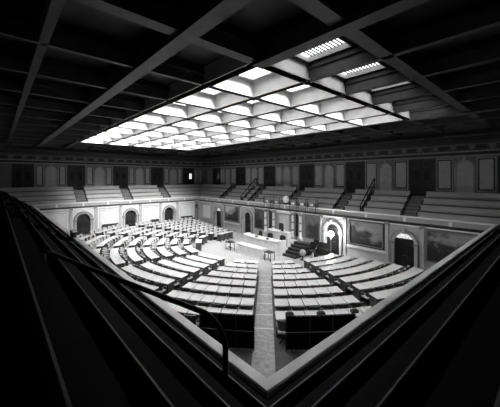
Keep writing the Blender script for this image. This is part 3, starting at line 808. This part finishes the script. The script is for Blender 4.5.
DJM, CJM = DJ.data('desk_whole'), CJ.data('chair_whole')

AIS = [1.5, -26.3, -45.4, -66, -90, -114, -134.5, -153, -185]
BN = ['block below large landscape painting','first block right of stepped aisle','first block left of stepped aisle','second block left of stepped aisle','third block left of stepped aisle','fourth block left of stepped aisle','fifth block left of stepped aisle','block farthest left']
spots = []
for b in range(8):
    rows = [(k, r) for k, r in enumerate(ROWS)]
    if b >= 5: rows = [(-1, 6.65)]+rows
    if b == 7: rows = [(-2, 5.5)]+rows
    if b in (5, 6): rows = rows+[(8, 17.8)]
    for k, r in rows:
        g = .47/r
        a0, a1 = R(AIS[b])-g, R(AIS[b+1])+g
        if b == 0: a0 = R(AIS[0])
        n = int((a0-a1)*r/.622); pitch = (a0-a1)*r/max(n, 1)
        for q in range(n):
            t = a0-(a0-a1)*(q+.5)/n
            x, y = RC[0]+r*math.cos(t), RC[1]+r*math.sin(t)
            xc, yc = RC[0]+(r+.57)*math.cos(t), RC[1]+(r+.57)*math.sin(t)
            if not (1.25 < xc < 32.9 and 1.9 < yc < 19.2 and x < 32.3 and y > 2.3): continue
            dd = math.hypot(x-CAM.x, y-CAM.y)
            spots.append((dd, b, k+(2 if b == 7 else 1 if b >= 5 else 0), q, r, t, x, y, xc, yc, pitch/.622*.945))
spots.sort(key=lambda s: s[0])
print('DESKS', len(spots))
MAXI = 300; PARTD = 21.0
rd, rc = MB(), MB()
def place(mb, src, x, y, z, rz, sx=1.0):
    c_, s_ = math.cos(rz), math.sin(rz)
    i = len(mb.v); mb.v += [(x+a*sx*c_-b*s_, y+a*sx*s_+b*c_, z+h) for a, b, h in src.v]
    for f, k, sm in zip(src.f, src.mi, src.sm):
        mb.f.append([i+j for j in f]); mb.mi.append(mb._m(src.mats[k])); mb.sm.append(sm)
rnd = random.Random(3)
per = {}
for s in sorted(spots, key=lambda s: (s[1], s[2], s[3])):
    per.setdefault((s[1], s[2]), []).append(s)
rank = {}
for key, L in per.items():
    for i, s in enumerate(L): rank[s] = i
papers = []
for idx, s in enumerate(spots):
    dd, b, k, q, r, t, x, y, xc, yc, sx = s
    z = floor_z(r); rz = t+math.pi/2      # local +Y towards the rostrum
    zc = floor_z(r+.62)
    if floor_z(r+.42) != floor_z(r+.9): zc = floor_z(r+.42)
    crz = rz+rnd.uniform(-.25, .25)*(1.0 if rnd.random() < .5 else .3)
    push = rnd.uniform(-.05, .05)+(.04 if b >= 4 else 0)
    if b >= 4: crz += rnd.uniform(-.25, .25)
    xc += push*math.cos(t); yc += push*math.sin(t)
    if b < 5:
        where = '%s from right, %s row from rostrum, %s' % (ORD[rank[s]], ORD[k], BN[b])
    else:
        where = '%s from left, %s row from rostrum, %s' % (ORD[rank[s]], ORD[k], BN[b])
    if idx >= MAXI:
        place(rd, DJ, x, y, z, rz, sx); place(rc, CJ, xc, yc, zc, crz); continue
    if dd < PARTD:
        o = empty('desk', (x,y,z), rz)
        for n, me in DM:
            p = bpy.data.objects.new(n, me); COL.objects.link(p); p.parent = o
        c2 = empty('chair', (xc,yc,zc), crz)
        for n, me in CM:
            p = bpy.data.objects.new(n, me); COL.objects.link(p); p.parent = c2
    else:
        o = bpy.data.objects.new('desk', DJM); COL.objects.link(o); o.location = (x,y,z); o.rotation_euler = (0,0,rz)
        c2 = bpy.data.objects.new('chair', CJM); COL.objects.link(c2); c2.location = (xc,yc,zc); c2.rotation_euler = (0,0,crz)
    o.scale = (sx, 1, 1)
    tag(o, 'pale-topped desk, '+where, 'desk', 'pale-topped desks in arcs facing the rostrum')
    tag(c2, 'armchair at desk '+where, 'chair', 'armchairs behind the desks')
if rd.v:
    tag(rd.build('distant_desks'), 'pale-topped desks massed at the far left of the floor', 'desks', kind='stuff')
    tag(rc.build('distant_chairs'), 'armchairs massed among the farthest desks on the floor', 'chairs', kind='stuff')

# floor carpet left free of its painted shade, with bright nosings in the aisles
for n_, a in enumerate(AIS[1:-1]):
    m_ = MB(); t = R(a); dx, dy = math.cos(t), math.sin(t); wx, wy = -dy*.42, dx*.42
    edges = cuts+[min(rmax(t)-.35, 22)]
    for k, (r0, r1) in enumerate(zip(edges, edges[1:])):
        if r1 <= r0: continue
        z = STEP*(k+1)
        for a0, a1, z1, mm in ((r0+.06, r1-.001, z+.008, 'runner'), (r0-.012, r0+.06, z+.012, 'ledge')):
            V = [(RC[0]+q*dx+sg*wx, RC[1]+q*dy+sg*wy, zz) for zz in (z-.045, z1) for q, sg in ((a0,-1),(a1,-1),(a1,1),(a0,1))]
            m_.mesh(V, [(0,3,2,1),(4,5,6,7),(0,1,5,4),(1,2,6,5),(2,3,7,6),(3,0,4,7)], mm)
    tag(m_.build('floor_aisle'), kind='structure')

def on_last_row(deg, r=16.45): return (RC[0]+r*math.cos(R(deg)), RC[1]+r*math.sin(R(deg)), floor_z(r)+.80)
for k, (a, lab) in enumerate(((-41.6,'dark bag on a last-row desk nearest the stepped aisle'),(-36.9,'dark bag on a last-row desk above the middle of the curtained rail'),(-31.6,'dark bag on a last-row desk beside the white cloth'))):
    o = empty('bag', on_last_row(a), R(a+90)); q = MB(); q.cbox((-.18,-.11,0),(.18,.11,.13),'dark',.05); q.build('body', o)
    q = MB(); q.tube([(-.09,0,.12),(-.06,0,.19),(.06,0,.19),(.09,0,.12)], .014, 'dark', 6); q.build('handle', o)
    tag(o, lab, 'bag', 'dark bags left on the last row of desks')
o = empty('cloth', on_last_row(-29.8), R(60)); q = MB(); rn = random.Random(5); n = 7
V = [((i/(n-1)-.5)*.5, (j/(n-1)-.5)*.4, .03+.09*rn.random()) for i in range(n) for j in range(n)]; V += [(x, y, .005) for x, y, z in V]
F = [(i*n+j,(i+1)*n+j,(i+1)*n+j+1,i*n+j+1) for i in range(n-1) for j in range(n-1)]; F += [tuple(q_+n*n for q_ in reversed(f)) for f in F]
ed = [(i, i+1) for i in range(n-1)]+[(n*(n-1)+i, n*(n-1)+i+1) for i in range(n-1)]+[(i*n, (i+1)*n) for i in range(n-1)]+[(i*n+n-1, (i+1)*n+n-1) for i in range(n-1)]
F += [(a_, b_, b_+n*n, a_+n*n) for a_, b_ in ed]
q.mesh(V, F, 'paper'); cl = q.build('fabric', o); tag(o, 'crumpled white cloth on a last-row desk near the side ledge', 'cloth')

# ---------------------------------------------------------------- black curtained rails behind the last row
def screen(a0, a1, label, r=17.6, h=1.33):
    mid = R((a0+a1)/2); z = floor_z(r)
    base = Vector((RC[0]+r*math.cos(mid), RC[1]+r*math.sin(mid), z)); o = empty('curtained_rail', base)
    pt = lambda a, rr, zz: Vector((RC[0]+rr*math.cos(R(a)), RC[1]+rr*math.sin(R(a)), z+zz))-base
    n = 90; q = MB(); V = []; F = []
    for k in range(n+1):
        a = a0+(a1-a0)*k/n; rr = r+.03*math.sin(k*1.05)
        V += [pt(a, rr-.008, .03), pt(a, rr-.008, h-.02), pt(a, rr+.008, h-.02), pt(a, rr+.008, .03)]
    for k in range(n):
        for j in range(4): F.append((4*k+j,4*k+(j+1)%4,4*k+4+(j+1)%4,4*k+4+j))
    F += [(0,1,2,3),(4*n,4*n+1,4*n+2,4*n+3)]
    q.mesh(V, F, 'black', True); q.build('curtain', o)
    q = MB(); q.tube([pt(a0+(a1-a0)*k/12, r, h) for k in range(13)], .022, 'iron', 8); q.build('top_rail', o)
    q = MB(); q.tube([pt(a0+(a1-a0)*k/12, r+.06, h*.55) for k in range(13)], .012, 'brass', 6); q.build('middle_rail', o)
    for k in range(4):
        q = MB(); q.tube([pt(a0+(a1-a0)*k/3, r+.05, 0), pt(a0+(a1-a0)*k/3, r+.05, h+.02)], .025, 'iron', 8); q.build('post', o)
    tag(o, label, 'screen', 'black curtained rails behind the last row')
screen(-53.6, -46.6, 'black curtained rail behind the last row, left of stepped aisle')
screen(-42.6, -33.8, 'black curtained rail behind the last row, right of stepped aisle')

# ---------------------------------------------------------------- near gallery: curved handrail and a box on the ledge
def ray(px, py, rng):
    th = math.atan((px-250)/280); ph = R(42.0)+th
    return Vector((CAM.x-rng*math.cos(ph), CAM.y+rng*math.sin(ph), CAM.z-(py-177.5)/280*rng*math.cos(th)))
A = ray(45, 250, 6.2); B = ray(198, 309, 3.8)
pts = [A+(B-A)*k/8 for k in range(9)]
for k in range(1, 8):
    t = math.pi/2*k/7; d_ = (B-A).normalized()
    pts.append(B+Vector((d_.x, d_.y, 0))*.42*math.sin(t)+Vector((0,0,-.42*(1-math.cos(t)))))
end = pts[-1]; pts.append(Vector((end.x, end.y, 4.3))); pts.append(Vector((end.x, end.y, FZ[0])))
o = empty('curved_handrail', (end.x, end.y, FZ[0])); q = MB()
q.tube([p-Vector((end.x,end.y,FZ[0])) for p in pts], .036, 'iron', 12); q.build('rail', o)
q = MB(); p = pts[0]-Vector((end.x,end.y,FZ[0])); q.tube([p, (p.x,p.y,FZ[3]-FZ[0])], .04, 'iron', 8); q.build('post', o)
tag(o, 'thick black handrail of the near gallery, curving down in front of the long ledge', 'handrail')
o = empty('ledge_box', (W-13.1, -.19, 4.10)); q = MB(); q.cbox((-.3,-.09,0),(.3,.09,.26),'dark',.02); q.build('body', o)
q = MB(); q.cbox((-.32,-.1,.26),(.32,.1,.31),'ledge',.01); q.build('lid', o)
tag(o, 'small dark box with a pale lid on the long near ledge', 'box')

# ---------------------------------------------------------------- light
w = bpy.data.worlds.new('world'); S.world = w; w.use_nodes = True
w.node_tree.nodes['Background'].inputs[0].default_value = (1,1,1,1); w.node_tree.nodes['Background'].inputs[1].default_value = 1.0
L = bpy.data.lights.new('sun', 'SUN'); L.energy = 56.0; L.angle = R(35)
lo = bpy.data.objects.new('sun', L); COL.objects.link(lo)
dirv = Vector((-.80, .08, -.66)).normalized()
lo.rotation_euler = dirv.to_track_quat('-Z', 'Y').to_euler(); lo.location = (50, 0, 40)

# ---------------------------------------------------------------- camera
cd = bpy.data.cameras.new('camera'); co = bpy.data.objects.new('camera', cd); COL.objects.link(co)
cd.sensor_width = 36; cd.sensor_fit = 'HORIZONTAL'; cd.lens = 282/500*36; cd.shift_y = -26/500
cd.clip_start = .05; cd.clip_end = 300
co.location = CAM; co.rotation_euler = (R(90), 0, R(90-42.0))
S.camera = co
S.view_settings.view_transform = 'Standard'; S.view_settings.look = 'None'; S.view_settings.exposure = 0.12; S.view_settings.gamma = 1.0
S.view_settings.use_curve_mapping = False
